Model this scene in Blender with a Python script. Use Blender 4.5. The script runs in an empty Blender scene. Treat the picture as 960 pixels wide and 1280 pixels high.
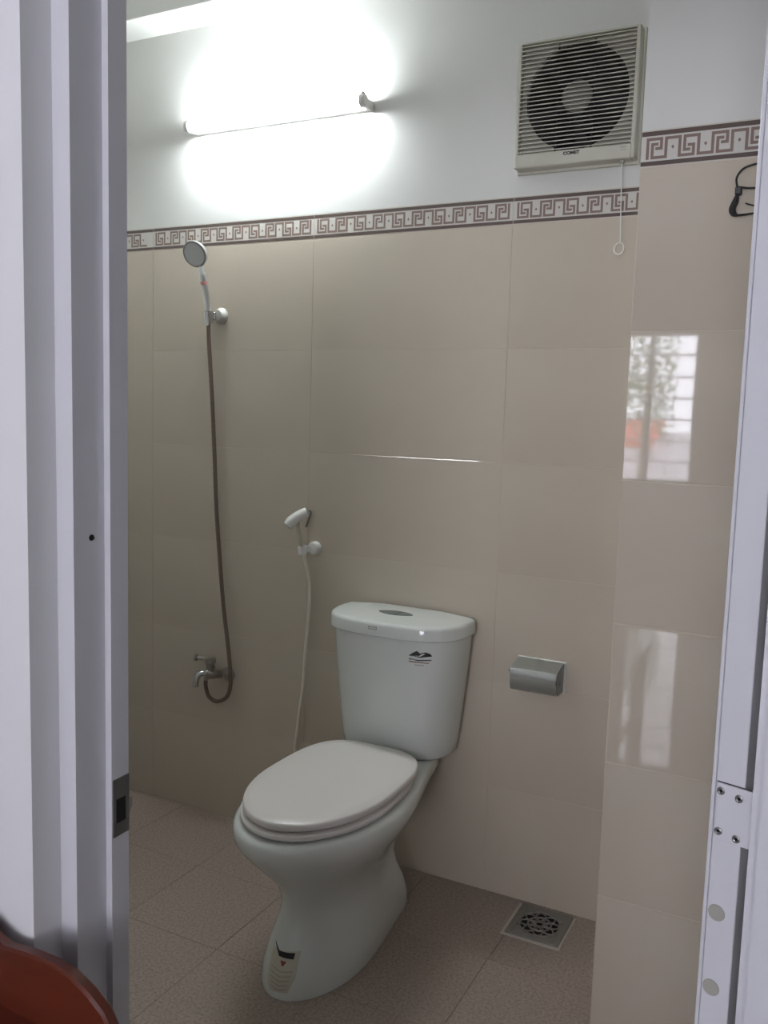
import bpy, bmesh, math, random
from mathutils import Vector, Matrix
from mathutils.bvhtree import BVHTree

random.seed(4)
scene = bpy.context.scene
COL = scene.collection
PI = math.pi

# ------------------------------------------------------------------ camera
cam_data = bpy.data.cameras.new('camera')
cam = bpy.data.objects.new('camera', cam_data)
COL.objects.link(cam)
cam_data.sensor_fit = 'VERTICAL'
cam_data.sensor_height = 36.0
cam_data.lens = 1113.9 / 1280.0 * 36.0
cam_data.clip_start = 0.02
yaw, pit, rol = 0.4718, 0.1118, -0.0294
fw = Vector((-math.sin(yaw) * math.cos(pit), math.cos(yaw) * math.cos(pit), -math.sin(pit)))
rg = fw.cross(Vector((0, 0, 1))).normalized()
dn = fw.cross(rg)
rr = rg * math.cos(rol) + dn * math.sin(rol)
dd = dn * math.cos(rol) - rg * math.sin(rol)
up = -dd
cam.matrix_world = Matrix(((rr.x, up.x, -fw.x, 0.0), (rr.y, up.y, -fw.y, -2.2682),
                           (rr.z, up.z, -fw.z, 1.3327), (0, 0, 0, 1)))
scene.camera = cam

# ------------------------------------------------------------------ world, light, exposure
SKY = 11.0
TUBE = 96.0
world = bpy.data.worlds.new('overcast_sky')
scene.world = world
world.use_nodes = True
wn = world.node_tree
bgn = wn.nodes['Background']
bgn.inputs['Color'].default_value = (0.88, 0.89, 1.0, 1)
bgn.inputs['Strength'].default_value = SKY
scene.view_settings.view_transform = 'Standard'
scene.view_settings.look = 'None'
scene.view_settings.gamma = 1.0
scene.view_settings.use_curve_mapping = False
scene.view_settings.exposure = 0.75
scene.cycles.use_denoising = True
scene.cycles.max_bounces = 8
scene.cycles.diffuse_bounces = 5
scene.cycles.sample_clamp_indirect = 6.0


def portal(name, loc, rot, sx, sz):
    d = bpy.data.lights.new(name, 'AREA')
    d.shape = 'RECTANGLE'
    d.size = sx
    d.size_y = sz
    d.cycles.is_portal = True
    o = bpy.data.objects.new(name, d)
    COL.objects.link(o)
    o.location = loc
    o.rotation_euler = rot


# daylight enters by the far window and an unseen one added behind the camera
W1 = (-2.16, -1.27, 0.72, 2.17, -7.5)      # x0 x1 z0 z1 y : window at the far end
W2 = (-0.50, 0.40, 0.90, 2.45, -4.2)       # unseen window added behind the photographer, sized for its light on the doorway
for nm, w in (('window_light', W1), ('window_light.001', W2)):
    portal(nm, ((w[0] + w[1]) / 2, w[4] - 0.06, (w[2] + w[3]) / 2), (PI / 2, 0, 0) if False else (-PI / 2, 0, PI),
           w[1] - w[0], w[3] - w[2])


# ------------------------------------------------------------------ materials
def mat(name, col, rough=0.5, metal=0.0, ior=1.5, noise=None, bump=None, coat=0.0):
    m = bpy.data.materials.new(name)
    m.use_nodes = True
    nt = m.node_tree
    b = nt.nodes['Principled BSDF']
    b.inputs['Base Color'].default_value = (*col, 1)
    b.inputs['Roughness'].default_value = rough
    b.inputs['Metallic'].default_value = metal
    b.inputs['IOR'].default_value = ior
    b.inputs['Coat Weight'].default_value = coat
    tc = None
    if noise or bump:
        tc = nt.nodes.new('ShaderNodeTexCoord')
    if noise:
        # noise = (scale, colour2, lo, hi[, stretch])
        n = nt.nodes.new('ShaderNodeTexNoise')
        n.inputs['Scale'].default_value = noise[0]
        n.inputs['Detail'].default_value = 6
        if len(noise) > 4:
            mp = nt.nodes.new('ShaderNodeMapping')
            mp.inputs['Scale'].default_value = noise[4]
            nt.links.new(tc.outputs['Object'], mp.inputs['Vector'])
            nt.links.new(mp.outputs['Vector'], n.inputs['Vector'])
        else:
            nt.links.new(tc.outputs['Object'], n.inputs['Vector'])
        r = nt.nodes.new('ShaderNodeValToRGB')
        r.color_ramp.elements[0].position = noise[2]
        r.color_ramp.elements[1].position = noise[3]
        r.color_ramp.elements[0].color = (*col, 1)
        r.color_ramp.elements[1].color = (*noise[1], 1)
        nt.links.new(n.outputs['Fac'], r.inputs['Fac'])
        nt.links.new(r.outputs['Color'], b.inputs['Base Color'])
    if bump:
        n2 = nt.nodes.new('ShaderNodeTexNoise')
        n2.inputs['Scale'].default_value = bump[0]
        nt.links.new(tc.outputs['Object'], n2.inputs['Vector'])
        bp = nt.nodes.new('ShaderNodeBump')
        bp.inputs['Strength'].default_value = bump[1]
        bp.inputs['Distance'].default_value = bump[2]
        nt.links.new(n2.outputs['Fac'], bp.inputs['Height'])
        nt.links.new(bp.outputs['Normal'], b.inputs['Normal'])
    return m


def emis(name, col, s):
    m = bpy.data.materials.new(name)
    m.use_nodes = True
    b = m.node_tree.nodes['Principled BSDF']
    b.inputs['Base Color'].default_value = (*col, 1)
    b.inputs['Emission Color'].default_value = (*col, 1)
    b.inputs['Emission Strength'].default_value = s
    return m


def glass_mat():
    m = bpy.data.materials.new('window_glass')
    m.use_nodes = True
    nt = m.node_tree
    nt.nodes.remove(nt.nodes['Principled BSDF'])
    t = nt.nodes.new('ShaderNodeBsdfTransparent')
    g = nt.nodes.new('ShaderNodeBsdfGlossy')
    g.inputs['Roughness'].default_value = 0.02
    f = nt.nodes.new('ShaderNodeFresnel')
    x = nt.nodes.new('ShaderNodeMixShader')
    nt.links.new(f.outputs[0], x.inputs[0])
    nt.links.new(t.outputs[0], x.inputs[1])
    nt.links.new(g.outputs[0], x.inputs[2])
    nt.links.new(x.outputs[0], nt.nodes['Material Output'].inputs['Surface'])
    return m


M = {
    'paint': mat('white_wall_paint', (0.66, 0.655, 0.63), 0.7, noise=(3, (0.62, 0.615, 0.585), 0.3, 0.7)),
    'paint_out': mat('outer_wall_paint', (0.74, 0.735, 0.74), 0.6, bump=(40, 0.1, 0.002)),
    'grout': mat('cream_grout', (0.58, 0.51, 0.415), 0.9),
    'tile': mat('beige_glazed_tile', (0.55, 0.487, 0.40), 0.03, ior=1.52,
                noise=(2.2, (0.515, 0.45, 0.365), 0.35, 0.65), bump=(3.0, 0.05, 0.004)),
    'border': mat('border_tile_glaze', (0.60, 0.57, 0.53), 0.12),
    'key': mat('brown_key_print', (0.22, 0.155, 0.13), 0.2),
    'band': mat('dark_band_print', (0.105, 0.075, 0.065), 0.2),
    'floor': mat('speckled_floor_tile', (0.355, 0.285, 0.24), 0.45,
                 noise=(150, (0.22, 0.17, 0.14), 0.40, 0.70)),
    'floor_grout': mat('brown_floor_grout', (0.25, 0.205, 0.175), 0.9),
    'floor_out': mat('polished_floor_tile', (0.60, 0.58, 0.55), 0.02),
    'ceramic': mat('white_ceramic', (0.64, 0.66, 0.63), 0.10, ior=1.5),
    'seat': mat('cream_seat_plastic', (0.74, 0.70, 0.67), 0.28),
    'rubber': mat('black_rubber', (0.02, 0.02, 0.02), 0.6),
    'chrome': mat('chrome', (0.62, 0.63, 0.63), 0.16, 1.0),
    'steel': mat('brushed_steel', (0.74, 0.75, 0.72), 0.38, 0.7, noise=(30, (0.66, 0.67, 0.64), 0.4, 0.6, (1, 12, 12))),
    'satin': mat('satin_chrome', (0.72, 0.73, 0.73), 0.32, 0.85),
    'face': mat('grey_spray_face', (0.52, 0.53, 0.53), 0.4, 0.3),
    'bracket': mat('grey_plastic', (0.42, 0.41, 0.37), 0.35),
    'tapmetal': mat('aged_tap_metal', (0.40, 0.37, 0.34), 0.28, 1.0),
    'hose': mat('bronze_hose', (0.17, 0.125, 0.10), 0.38, 0.55),
    'white_pl': mat('white_plastic', (0.74, 0.73, 0.70), 0.3),
    'cream': mat('cream_plastic', (0.72, 0.67, 0.58), 0.4),
    'fan_pl': mat('aged_fan_plastic', (0.56, 0.545, 0.47), 0.4, noise=(8, (0.48, 0.46, 0.39), 0.4, 0.7)),
    'fan_hub': mat('grey_fan_hub', (0.30, 0.29, 0.25), 0.4),
    'fan_dark': mat('fan_inside_shade', (0.035, 0.033, 0.033), 0.5),  # near-black colour standing in for the shade inside the fan
    'fan_blade': mat('brown_fan_blade', (0.075, 0.067, 0.064), 0.4),
    'black': mat('black_print', (0.012, 0.011, 0.012), 0.5),
    'red': mat('red_print', (0.25, 0.05, 0.035), 0.5),
    'black_cable': mat('black_cable', (0.02, 0.018, 0.018), 0.45),
    'pvc': mat('white_door_laminate', (0.62, 0.615, 0.645), 0.32, bump=(25, 0.05, 0.001)),
    'cap': mat('grey_screw_cap', (0.36, 0.345, 0.30), 0.5),
    'plate': mat('dull_steel_plate', (0.24, 0.235, 0.23), 0.35, 0.8),
    'dark': mat('painted_hole_shade', (0.01, 0.009, 0.009), 0.9),  # near-black colour painted for the shade inside holes and gaps
    'wood': mat('red_brown_lacquer', (0.115, 0.022, 0.009), 0.3, coat=0.1,
                noise=(5, (0.08, 0.014, 0.006), 0.35, 0.7, (1, 1, 9))),
    'wood_shaded': mat('shaded_red_lacquer', (0.06, 0.009, 0.004), 0.3),  # darker red stands in for the shadow inside the chair back
    'drain': mat('tarnished_drain_metal', (0.25, 0.235, 0.215), 0.4, 0.6),
    'cement': mat('cement_patch', (0.46, 0.41, 0.36), 0.9),
    'sticker': mat('clear_sticker', (0.50, 0.47, 0.38), 0.3),
    'sticker_line': mat('sticker_print', (0.36, 0.32, 0.24), 0.4),
    'button': mat('grey_flush_button', (0.22, 0.27, 0.27), 0.2, 0.6),
    'tube': emis('glowing_tube', (0.90, 0.97, 1.0), TUBE),
    'leaf': mat('foliage', (0.10, 0.16, 0.07), 0.6),
    'bark': mat('bark', (0.12, 0.09, 0.06), 0.8),
    'awning': mat('red_awning', (0.62, 0.10, 0.06), 0.6),
    'house': mat('pale_plaster', (0.6, 0.6, 0.62), 0.8),
    'glass': glass_mat(),
    'pinkband': mat('pink_band', (0.55, 0.28, 0.26), 0.4),
}


# ------------------------------------------------------------------ mesh helpers
def finish(bm, ang=35):
    bmesh.ops.recalc_face_normals(bm, faces=bm.faces)
    lim = math.radians(ang)
    for f in bm.faces:
        f.smooth = True
    for e in bm.edges:
        if len(e.link_faces) == 2 and e.calc_face_angle(0) > lim:
            e.smooth = False


def to_mesh(name, bm, ang=35):
    finish(bm, ang)
    me = bpy.data.meshes.new(name)
    bm.to_mesh(me)
    bm.free()
    return me


def obj(name, data, material=None, parent=None, loc=None, ang=35):
    me = to_mesh(name, data, ang) if isinstance(data, bmesh.types.BMesh) else data
    o = bpy.data.objects.new(name, me)
    COL.objects.link(o)
    if material is not None and not me.materials:
        me.materials.append(M[material])
    if parent is not None:
        o.parent = parent
    if loc is not None:
        o.location = loc
    return o


def thing(name, label, cat, loc=(0, 0, 0), group=None):
    o = bpy.data.objects.new(name, None)
    COL.objects.link(o)
    o.location = loc
    o.empty_display_size = 0.05
    o['label'] = label
    o['category'] = cat
    if group:
        o['group'] = group
    return o


def struct(name, bm, material, label=None):
    o = obj(name, bm, material)
    o['kind'] = 'structure'
    if label:
        o['label'] = label
    return o


def box(bm, x0, x1, y0, y1, z0, z1, bev=0.0, seg=1):
    t = bmesh.new()
    bmesh.ops.create_cube(t, size=1)
    for v in t.verts:
        v.co = Vector(((v.co.x + .5) * (x1 - x0) + x0, (v.co.y + .5) * (y1 - y0) + y0, (v.co.z + .5) * (z1 - z0) + z0))
    if bev > 0:
        bmesh.ops.bevel(t, geom=list(t.edges), offset=bev, segments=seg, affect='EDGES', profile=0.5)
    join(bm, t)
    return bm


def join(bm, t):
    me = bpy.data.meshes.new('tmp')
    t.to_mesh(me)
    t.free()
    bm.from_mesh(me)
    bpy.data.meshes.remove(me)


def B(*a, **k):
    return box(bmesh.new(), *a, **k)


def frame_axes(d):
    d = d.normalized()
    a = Vector((0, 0, 1)) if abs(d.z) < 0.9 else Vector((1, 0, 0))
    u = d.cross(a).normalized()
    return u, d.cross(u)


def lathe(bm, p, axis, prof, seg=24):
    """prof: list of (radius, distance along the axis)."""
    p = Vector(p)
    d = Vector(axis).normalized()
    u, w = frame_axes(d)
    rings = []
    for r, h in prof:
        if r <= 1e-6:
            rings.append([bm.verts.new(p + d * h)])
        else:
            rings.append([bm.verts.new(p + d * h + (u * math.cos(2 * PI * i / seg) + w * math.sin(2 * PI * i / seg)) * r)
                          for i in range(seg)])
    loft(bm, rings, caps=True)
    return bm


def loft(bm, rings, caps=True, closed=True):
    for a, b in zip(rings[:-1], rings[1:]):
        if len(a) == 1 and len(b) == 1:
            continue
        n = max(len(a), len(b))
        for i in range(n if closed else n - 1):
            j = (i + 1) % n
            try:
                if len(a) == 1:
                    bm.faces.new((a[0], b[j], b[i]))
                elif len(b) == 1:
                    bm.faces.new((a[i], a[j], b[0]))
                else:
                    bm.faces.new((a[i], a[j], b[j], b[i]))
            except ValueError:
                pass
    if caps:
        for r in (rings[0], rings[-1]):
            if len(r) > 2:
                try:
                    bm.faces.new(r)
                except ValueError:
                    pass


def spline(pts, n=8):
    pts = [Vector(p) for p in pts]
    if len(pts) < 3:
        return pts
    P = [pts[0] * 2 - pts[1]] + pts + [pts[-1] * 2 - pts[-2]]
    out = []
    for i in range(1, len(P) - 2):
        a, b, c, d = P[i - 1:i + 3]
        for k in range(n):
            t = k / n
            out.append(0.5 * ((2 * b) + (c - a) * t + (2 * a - 5 * b + 4 * c - d) * t * t + (3 * b - a - 3 * c + d) * t ** 3))
    out.append(pts[-1])
    return out


def tube(bm, pts, rad, seg=12, n=8, smooth=True):
    pts = spline(pts, n) if smooth else [Vector(p) for p in pts]
    rings = []
    u = None
    L = len(pts)
    for i, p in enumerate(pts):
        t = (pts[min(i + 1, L - 1)] - pts[max(i - 1, 0)]).normalized()
        if u is None:
            u, _ = frame_axes(t)
        u = (u - t * u.dot(t)).normalized()
        w = t.cross(u)
        r = rad(i / (L - 1)) if callable(rad) else rad
        rings.append([bm.verts.new(p + (u * math.cos(2 * PI * k / seg) + w * math.sin(2 * PI * k / seg)) * r)
                      for k in range(seg)])
    loft(bm, rings)
    return bm


def prism(bm, pts, d):
    """polygon (list of 3-D points) extruded by vector d."""
    a = [bm.verts.new(Vector(p)) for p in pts]
    b = [bm.verts.new(Vector(p) + Vector(d)) for p in pts]
    loft(bm, [a, b])
    return bm


def text_mesh(name, body, size):
    cu = bpy.data.curves.new(name, 'FONT')
    cu.body = body
    cu.size = size
    cu.align_x = 'CENTER'
    cu.extrude = 0.0003
    cu.offset = 0.0004
    o = bpy.data.objects.new(name, cu)
    COL.objects.link(o)
    bpy.context.view_layer.update()
    me = bpy.data.meshes.new_from_object(o.evaluated_get(bpy.context.evaluated_depsgraph_get()))
    bpy.data.objects.remove(o)
    return me


# ================================================================== THE BATHROOM SHELL
XL = -2.18            # left wall
PX, PY = -0.398, -0.42   # corner of the projecting pier
CEIL = 2.62
SEAMS = [-2.18, -2.018, -1.412, -0.806, -0.398]
ROWS = [-0.006] + [0.0076 + 0.3 * k for k in range(1, 6)] + [1.8255]

wall_back = struct('wall_back', B(XL, 0.6, 0.0009, 0.12, -0.1, 2.75), 'grout')
wall_right = struct('wall_right', B(PX + 0.0009, 0.62, PY + 0.0009, 0.0005, -0.1, 2.75), 'grout')
_tile_cache = {}


def tile_mesh(w, h, t=0.008, bev=0.0004):
    k = (round(w, 4), round(h, 4), bev)
    if k not in _tile_cache:
        me = to_mesh('tile', B(-w / 2, w / 2, 0, t, -h / 2, h / 2, bev=bev))
        me.materials.append(M['tile'])
        _tile_cache[k] = me
    return _tile_cache[k]


def lay_tiles(parent, xs, rows, y, bev=0.0004):
    g = 0.0006
    for x0, x1 in zip(xs[:-1], xs[1:]):
        for z0, z1 in zip(rows[:-1], rows[1:]):
            o = obj('tile', tile_mesh(x1 - x0 - 2 * g, z1 - z0 - 2 * g, bev=bev), None, parent, ((x0 + x1) / 2, y, (z0 + z1) / 2))
            o.rotation_euler = (random.uniform(-.0003, .0003), 0, random.uniform(-.0005, .0005))


lay_tiles(wall_back, SEAMS, ROWS, 0.0)
lay_tiles(wall_right, [PX, 0.204, 0.60], ROWS, PY, 0.0016)


# painted plaster above the border, on both planes
def plaster(parent, x0, x1, y):
    return obj('plaster', B(x0, x1, y + 0.0005, y + 0.009, 1.896, 2.75), 'paint', parent)


plaster(wall_back, XL, PX + 0.008, 0)
plaster(wall_right, PX, 0.60, PY)
# side of the pier, tiled and plastered
obj('side_tile', B(PX, PX + 0.0078, PY + 0.0092, -0.0005, 0.008, 1.8955), 'tile', wall_right)
obj('side_plaster', B(PX, PX + 0.0078, PY + 0.0092, -0.0005, 1.896, 2.75), 'paint', wall_right)

# ---- patterned border tiles
BZ0, BZ1 = 1.8265, 1.8950
SQ, PIT = 0.0405, 0.0606
HOOK_A = [(0, 1), (0, 0), (0.74, 0), (0.74, 0.52), (0.50, 0.52)]
HOOK_B = [(1, 0), (1, 1), (0.26, 1), (0.26, 0.28), (0.50, 0.28)]


def seg_quad(bm, a, b, t, y):
    (x0, z0), (x1, z1) = a, b
    xa, xb = min(x0, x1) - t / 2, max(x0, x1) + t / 2
    za, zb = min(z0, z1) - t / 2, max(z0, z1) + t / 2
    if abs(z1 - z0) > abs(x1 - x0):
        y -= 0.00008
    prism(bm, [(xa, y, za), (xb, y, za), (xb, y, zb), (xa, y, zb)], (0, 0.0004, 0))


def border_tile(parent, x0, x1, y, phase=0):
    g = 0.0008
    t = obj('border_tile', B(x0 + g, x1 - g, y + 0.0004, y + 0.009, BZ0, BZ1, bev=0.0008), 'border', parent)
    bm = bmesh.new()
    for za, zb in ((BZ1 - 0.0105, BZ1 - 0.0018), (BZ0 + 0.0018, BZ0 + 0.0100)):
        prism(bm, [(x0 + g, y, za), (x1 - g, y, za), (x1 - g, y, zb), (x0 + g, y, zb)], (0, 0.0006, 0))
    obj('stripe', bm, 'band', t)
    bm = bmesh.new()
    zc = (BZ0 + BZ1) / 2
    n = int((x1 - x0) / PIT + 0.4)
    th = 0.0056
    z0 = zc - SQ / 2 + th / 2
    S = SQ - th
    for k in range(n):
        flip = (k + phase) % 2
        ox = x0 + PIT * k + (PIT - SQ) / 2
        if ox + SQ > x1:
            break

        def P(q):
            return (ox + q[0] * S + th / 2, z0 + ((1 - q[1]) if flip else q[1]) * S)
        for H in (HOOK_A, HOOK_B):
            for a, b in zip(H[:-1], H[1:]):
                seg_quad(bm, P(a), P(b), th, y + 0.0001)
        zz = P((1, 0))[1]
        if k < n - 1:
            seg_quad(bm, (P((1, 0))[0], zz), (P((1, 0))[0] + PIT - S, zz), th, y + 0.0001)
            cx = ox + SQ + (PIT - SQ) / 2
            prism(bm, [(cx - .003, y, zc), (cx, y, zc - .004), (cx + .003, y, zc), (cx, y, zc + .004)], (0, 0.0006, 0))
    obj('key_pattern', bm, 'key', t)


for i, (a, b) in enumerate(zip(SEAMS[:-1], SEAMS[1:])):
    border_tile(wall_back, a, b, 0.0, 1 if i == 0 else 0)
border_tile(wall_right, PX, 0.204, PY, 1)

# ---- floor: 30 cm speckled tiles
floor = struct('floor', B(XL, 0.62, -1.602, 0.12, -0.12, -0.0012), 'floor_grout')
_ft = to_mesh('floor_tile', B(-0.1493, 0.1493, -0.1493, 0.1493, -0.008, 0, bev=0.0006))
_ft.materials.append(M['floor'])
fx0, fy0 = -2.03, -0.15
for i in range(10):
    for j in range(5):
        x, y = fx0 + 0.3 * i, fy0 - 0.3 * j
        if x > 0.3 or (x > -0.5 and y > -0.3 and x - 0.15 > PX):
            continue
        o = obj('floor_tile', _ft, None, floor, (x, y, random.uniform(-.0004, .0004)))
        o.rotation_euler = (0, 0, random.choice((0, 1, 2, 3)) * PI / 2)

# ---- ceiling, plaster ledge, hidden left wall, wall around the door
struct('ceiling', B(XL - 0.1, 0.62, -1.602, 0.12, CEIL, CEIL + 0.12), 'paint')
struct('trim_1', B(XL, PX, -0.124, 0.009, 2.478, CEIL, bev=0.002), 'paint')
wl = struct('wall_left', B(XL - 0.1, XL, -1.602, 0.12, -0.1, 2.75), 'paint')
struct('wall_front_left', B(-2.62, -0.766, -1.602, -1.490, -0.1, 2.8), 'paint_out')
struct('wall_front_right', B(0.03, 2.7, -1.602, -1.490, -0.1, 2.8), 'paint_out')
struct('wall_front_top', B(-0.766, 0.03, -1.602, -1.490, 2.10, 2.8), 'paint_out')
struct('wall_bath_right', B(0.62, 0.72, -1.49, 0.12, -0.1, 2.75), 'paint')

# ---- door frame with stepped profile
frame = bpy.data.objects.new('trim_2', None)
COL.objects.link(frame)
frame['kind'] = 'structure'
frame.location = (-0.75, -1.53, 0)
FO = Vector(frame.location)


def fobj(name, bm, m):
    o = obj(name, bm, m, frame)
    o.matrix_parent_inverse = Matrix.Translation(-FO)
    return o


prof = [(-0.732, -1.488), (-0.732, -1.516), (-0.741, -1.516), (-0.741, -1.562), (-0.766, -1.562), (-0.766, -1.488)]
fobj('jamb', prism(bmesh.new(), [(x, y, 0) for x, y in prof], (0, 0, 2.10)), 'pvc')
prof = [(-0.0415, -1.518), (-0.0415, -1.535), (-0.0330, -1.535), (-0.0330, -1.575), (0.03, -1.575), (0.03, -1.518)]
fobj('jamb', prism(bmesh.new(), [(x, y, 0) for x, y in prof], (0, 0, 2.10)), 'pvc')
bm = bmesh.new()
box(bm, -0.741, -0.033, -1.562, -1.49, 2.065, 2.10)
fobj('head', bm, 'pvc')
# strike plate with its latch hole and lip
sp = bmesh.new()
X = -0.732
y0, y1, z0, z1 = -1.5145, -1.4885, 0.822, 0.893
box(sp, X, X + 0.0014, y0, y1, z0, 0.838)
box(sp, X, X + 0.0014, y0, y1, 0.868, z1)
box(sp, X, X + 0.0014, y0, -1.510, 0.838, 0.868)
box(sp, X, X + 0.0014, -1.4935, y1, 0.838, 0.868)
prism(sp, [(X + .0014, -1.4885, .843), (X + .0014, -1.4885, .863), (X - .004, -1.478, .859), (X - .004, -1.478, .847)], (-0.0012, 0, 0))
so = fobj('strike_plate', sp, 'plate')
so['label'] = 'dull steel strike plate with a square latch hole'
ho = obj('latch_hole_shade', B(X, X + 0.0003, -1.510, -1.4935, 0.838, 0.868), 'dark', so)  # flat dark panel, painted as the shade in the latch hole
sh = bmesh.new()
lathe(sh, (-0.741, -1.536, 1.183), (1, 0, 0), [(0.0035, 0), (0.0035, 0.0006), (0.0, 0.0006)], 14)
fobj('screw_hole_shade', sh, 'dark')  # dark disc on the jamb face, painted as the hole's shade

# ---- open door leaf: its hinge edge faces the camera
door = bpy.data.objects.new('door_1', None)
COL.objects.link(door)
door['kind'] = 'structure'
door.location = (-0.0765, -1.499, 0)
door.rotation_euler = (0, 0, math.radians(-15))
TH = 0.0282
obj('leaf', B(0.0042, TH, 0.0, 0.66, 0.012, 2.05, bev=0.0007), 'pvc', door)
obj('edge_strip', B(0.0, 0.0033, 0.0015, 0.66, 0.012, 2.05, bev=0.0006), 'pvc', door)
obj('hinge_gap_shade', B(0.0055, TH, -0.0004, 0.0004, 1.0342, 1.0350), 'dark', door)  # dark strip painting the shade of the gap above the hinge plate
hp = obj('hinge_plate', B(0.0055, 0.0395, -0.0016, 0.0, 0.985, 1.034, bev=0.0005), 'pvc', door)
bm = bmesh.new()
lathe(bm, (0.0375, 0.0035, 0.985), (0, 0, 1), [(0, 0), (0.0045, 0), (0.0045, 0.049), (0, 0.049)], 14)
obj('hinge_knuckle', bm, 'pvc', door)
for sx, sz in ((0.0095, 1.0275), (0.0245, 1.0252), (0.0095, 0.9925), (0.0245, 0.9905)):
    bm = bmesh.new()
    lathe(bm, (sx, -0.0016, sz), (0, -1, 0), [(0.0034, 0), (0.0032, 0.0009), (0.0024, 0.0012), (0.0013, 0.0004), (0, 0.0003)], 16)
    s = obj('screw', bm, 'plate', hp)
    bm = bmesh.new()
    lathe(bm, (sx, -0.0019, sz), (0, -1, 0), [(0.0013, 0), (0.0013, 0.0004), (0, 0.0004)], 8)
    obj('screw_slot', bm, 'dark', hp)
for sz in (0.9205, 0.853):
    bm = bmesh.new()
    lathe(bm, (0.0125, 0.0, sz), (0, -1, 0), [(0.0072, 0), (0.0070, 0.0006), (0, 0.0008)], 24)
    obj('screw_cap', bm, 'cap', door)

# ================================================================== THE OUTER ROOM (behind the camera, seen in the tiles)
struct('floor_outer', B(-2.7, 2.7, -7.7, -1.602, -0.12, 0.0), 'floor_out')
struct('ceiling_outer', B(-2.7, 2.7, -7.7, -1.602, 2.8, 2.9), 'paint_out')
struct('wall_outer_left', B(-2.7, -2.6, -7.7, -1.602, 0.0, 2.8), 'paint_out')
struct('wall_outer_right', B(2.6, 2.7, -4.3, -1.602, 0.0, 2.8), 'paint_out')
struct('wall_partition', B(-0.82, -0.70, -7.5, -4.2, 0.0, 2.8), 'paint_out')


def wall_with_hole(name, x0, x1, w):
    y = w[4]
    bm = bmesh.new()
    box(bm, x0, w[0], y - 0.12, y, 0, 2.8)
    box(bm, w[1], x1, y - 0.12, y, 0, 2.8)
    box(bm, w[0], w[1], y - 0.12, y, 0, w[2])
    box(bm, w[0], w[1], y - 0.12, y, w[3], 2.8)
    return struct(name, bm, 'paint_out')


wall_with_hole('wall_far', -2.6, -0.70, W1)
wall_with_hole('wall_rear', -0.70, 2.7, W2)


def window(name, w, nbars):
    x0, x1, z0, z1, y = w
    e = bpy.data.objects.new(name, None)
    COL.objects.link(e)
    e['kind'] = 'structure'
    bm = bmesh.new()
    f = 0.035
    ya, yb = y - 0.09, y - 0.05
    box(bm, x0, x0 + f, ya, yb, z0, z1)
    box(bm, x1 - f, x1, ya, yb, z0, z1)
    box(bm, x0 + f, x1 - f, ya, yb, z0, z0 + f)
    box(bm, x0 + f, x1 - f, ya, yb, z1 - f, z1)
    xm = (x0 + x1) / 2
    box(bm, xm - f / 2, xm + f / 2, ya, yb, z0 + f, z1 - f)
    obj('window_frame', bm, 'pvc', e)
    for a, b in ((x0 + f, xm - f / 2), (xm + f / 2, x1 - f)):
        obj('pane', B(a, b, y - 0.072, y - 0.068, z0 + f, z1 - f), 'glass', e)
    for k in range(nbars):
        z = z0 + (z1 - z0) * (k + 1) / (nbars + 1)
        bm = bmesh.new()
        tube(bm, [(x0, y - 0.105, z), (x1, y - 0.105, z)], 0.011, 8, smooth=False)
        obj('bar', bm, 'pvc', e)
    obj('window_sill', B(x0 - 0.03, x1 + 0.03, y - 0.05, y + 0.04, z0 - 0.03, z0, bev=0.004), 'pvc', e)
    return e


window('window_1', W1, 6)
window('added_window_2', W2, 5)

# ================================================================== TOILET
TX = -1.047
toilet = thing('toilet', 'white two-piece ceramic toilet with closed lid against the beige wall', 'toilet', (TX, -0.3, 0))


def tobj(name, bm, m, parent=None, ang=35):
    o = obj(name, bm, m, parent or toilet, ang=ang)
    if parent is None:
        o.matrix_parent_inverse = Matrix.Translation((-TX, 0.3, 0))
    return o


def egg(bm, z, vb, vf, hw, vc, nr=2.4, nf=2.0, n=56, tilt=0.0):
    out = []
    for i in range(n):
        t = 2 * PI * i / n
        c, s = math.cos(t), math.sin(t)
        e = nf if c >= 0 else nr
        cc = math.copysign(abs(c) ** (2 / e), c)
        ss = math.copysign(abs(s) ** (2 / e), s)
        v = vc + (vf - vc) * cc if c >= 0 else vc + (vc - vb) * cc
        out.append(bm.verts.new((TX + hw * ss, -v, z + tilt * (v - vc))))
    return out


# pedestal and bowl
def bowl_ring(bm, z, vb, vf, hw, vc, hr, n1=28, n2=11, n3=6):
    """front: half ellipse; sides taper smoothly back to a flat rear edge of half width hr."""
    right = []
    for i in range(n1 // 2 + 1):
        t = PI / 2 * i / (n1 // 2)
        right.append((hw * math.sin(t), vc + (vf - vc) * math.cos(t)))
    for i in range(1, n2 + 1):
        t = i / n2
        k = t * t * (3 - 2 * t) * 0.55 + t ** 1.6 * 0.45
        right.append((hw + (hr - hw) * k, vc + (vb + 0.012 - vc) * t))
    right += [(hr * 0.96, vb + 0.004), (hr * 0.86, vb)]
    for i in range(1, n3):
        right.append((hr * 0.86 * (1 - i / n3), vb))
    left = [(-x, v) for x, v in reversed(right[1:])]
    return [bm.verts.new((TX + x, -v, z)) for x, v in right + [(0, vb)] + left]


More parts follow.
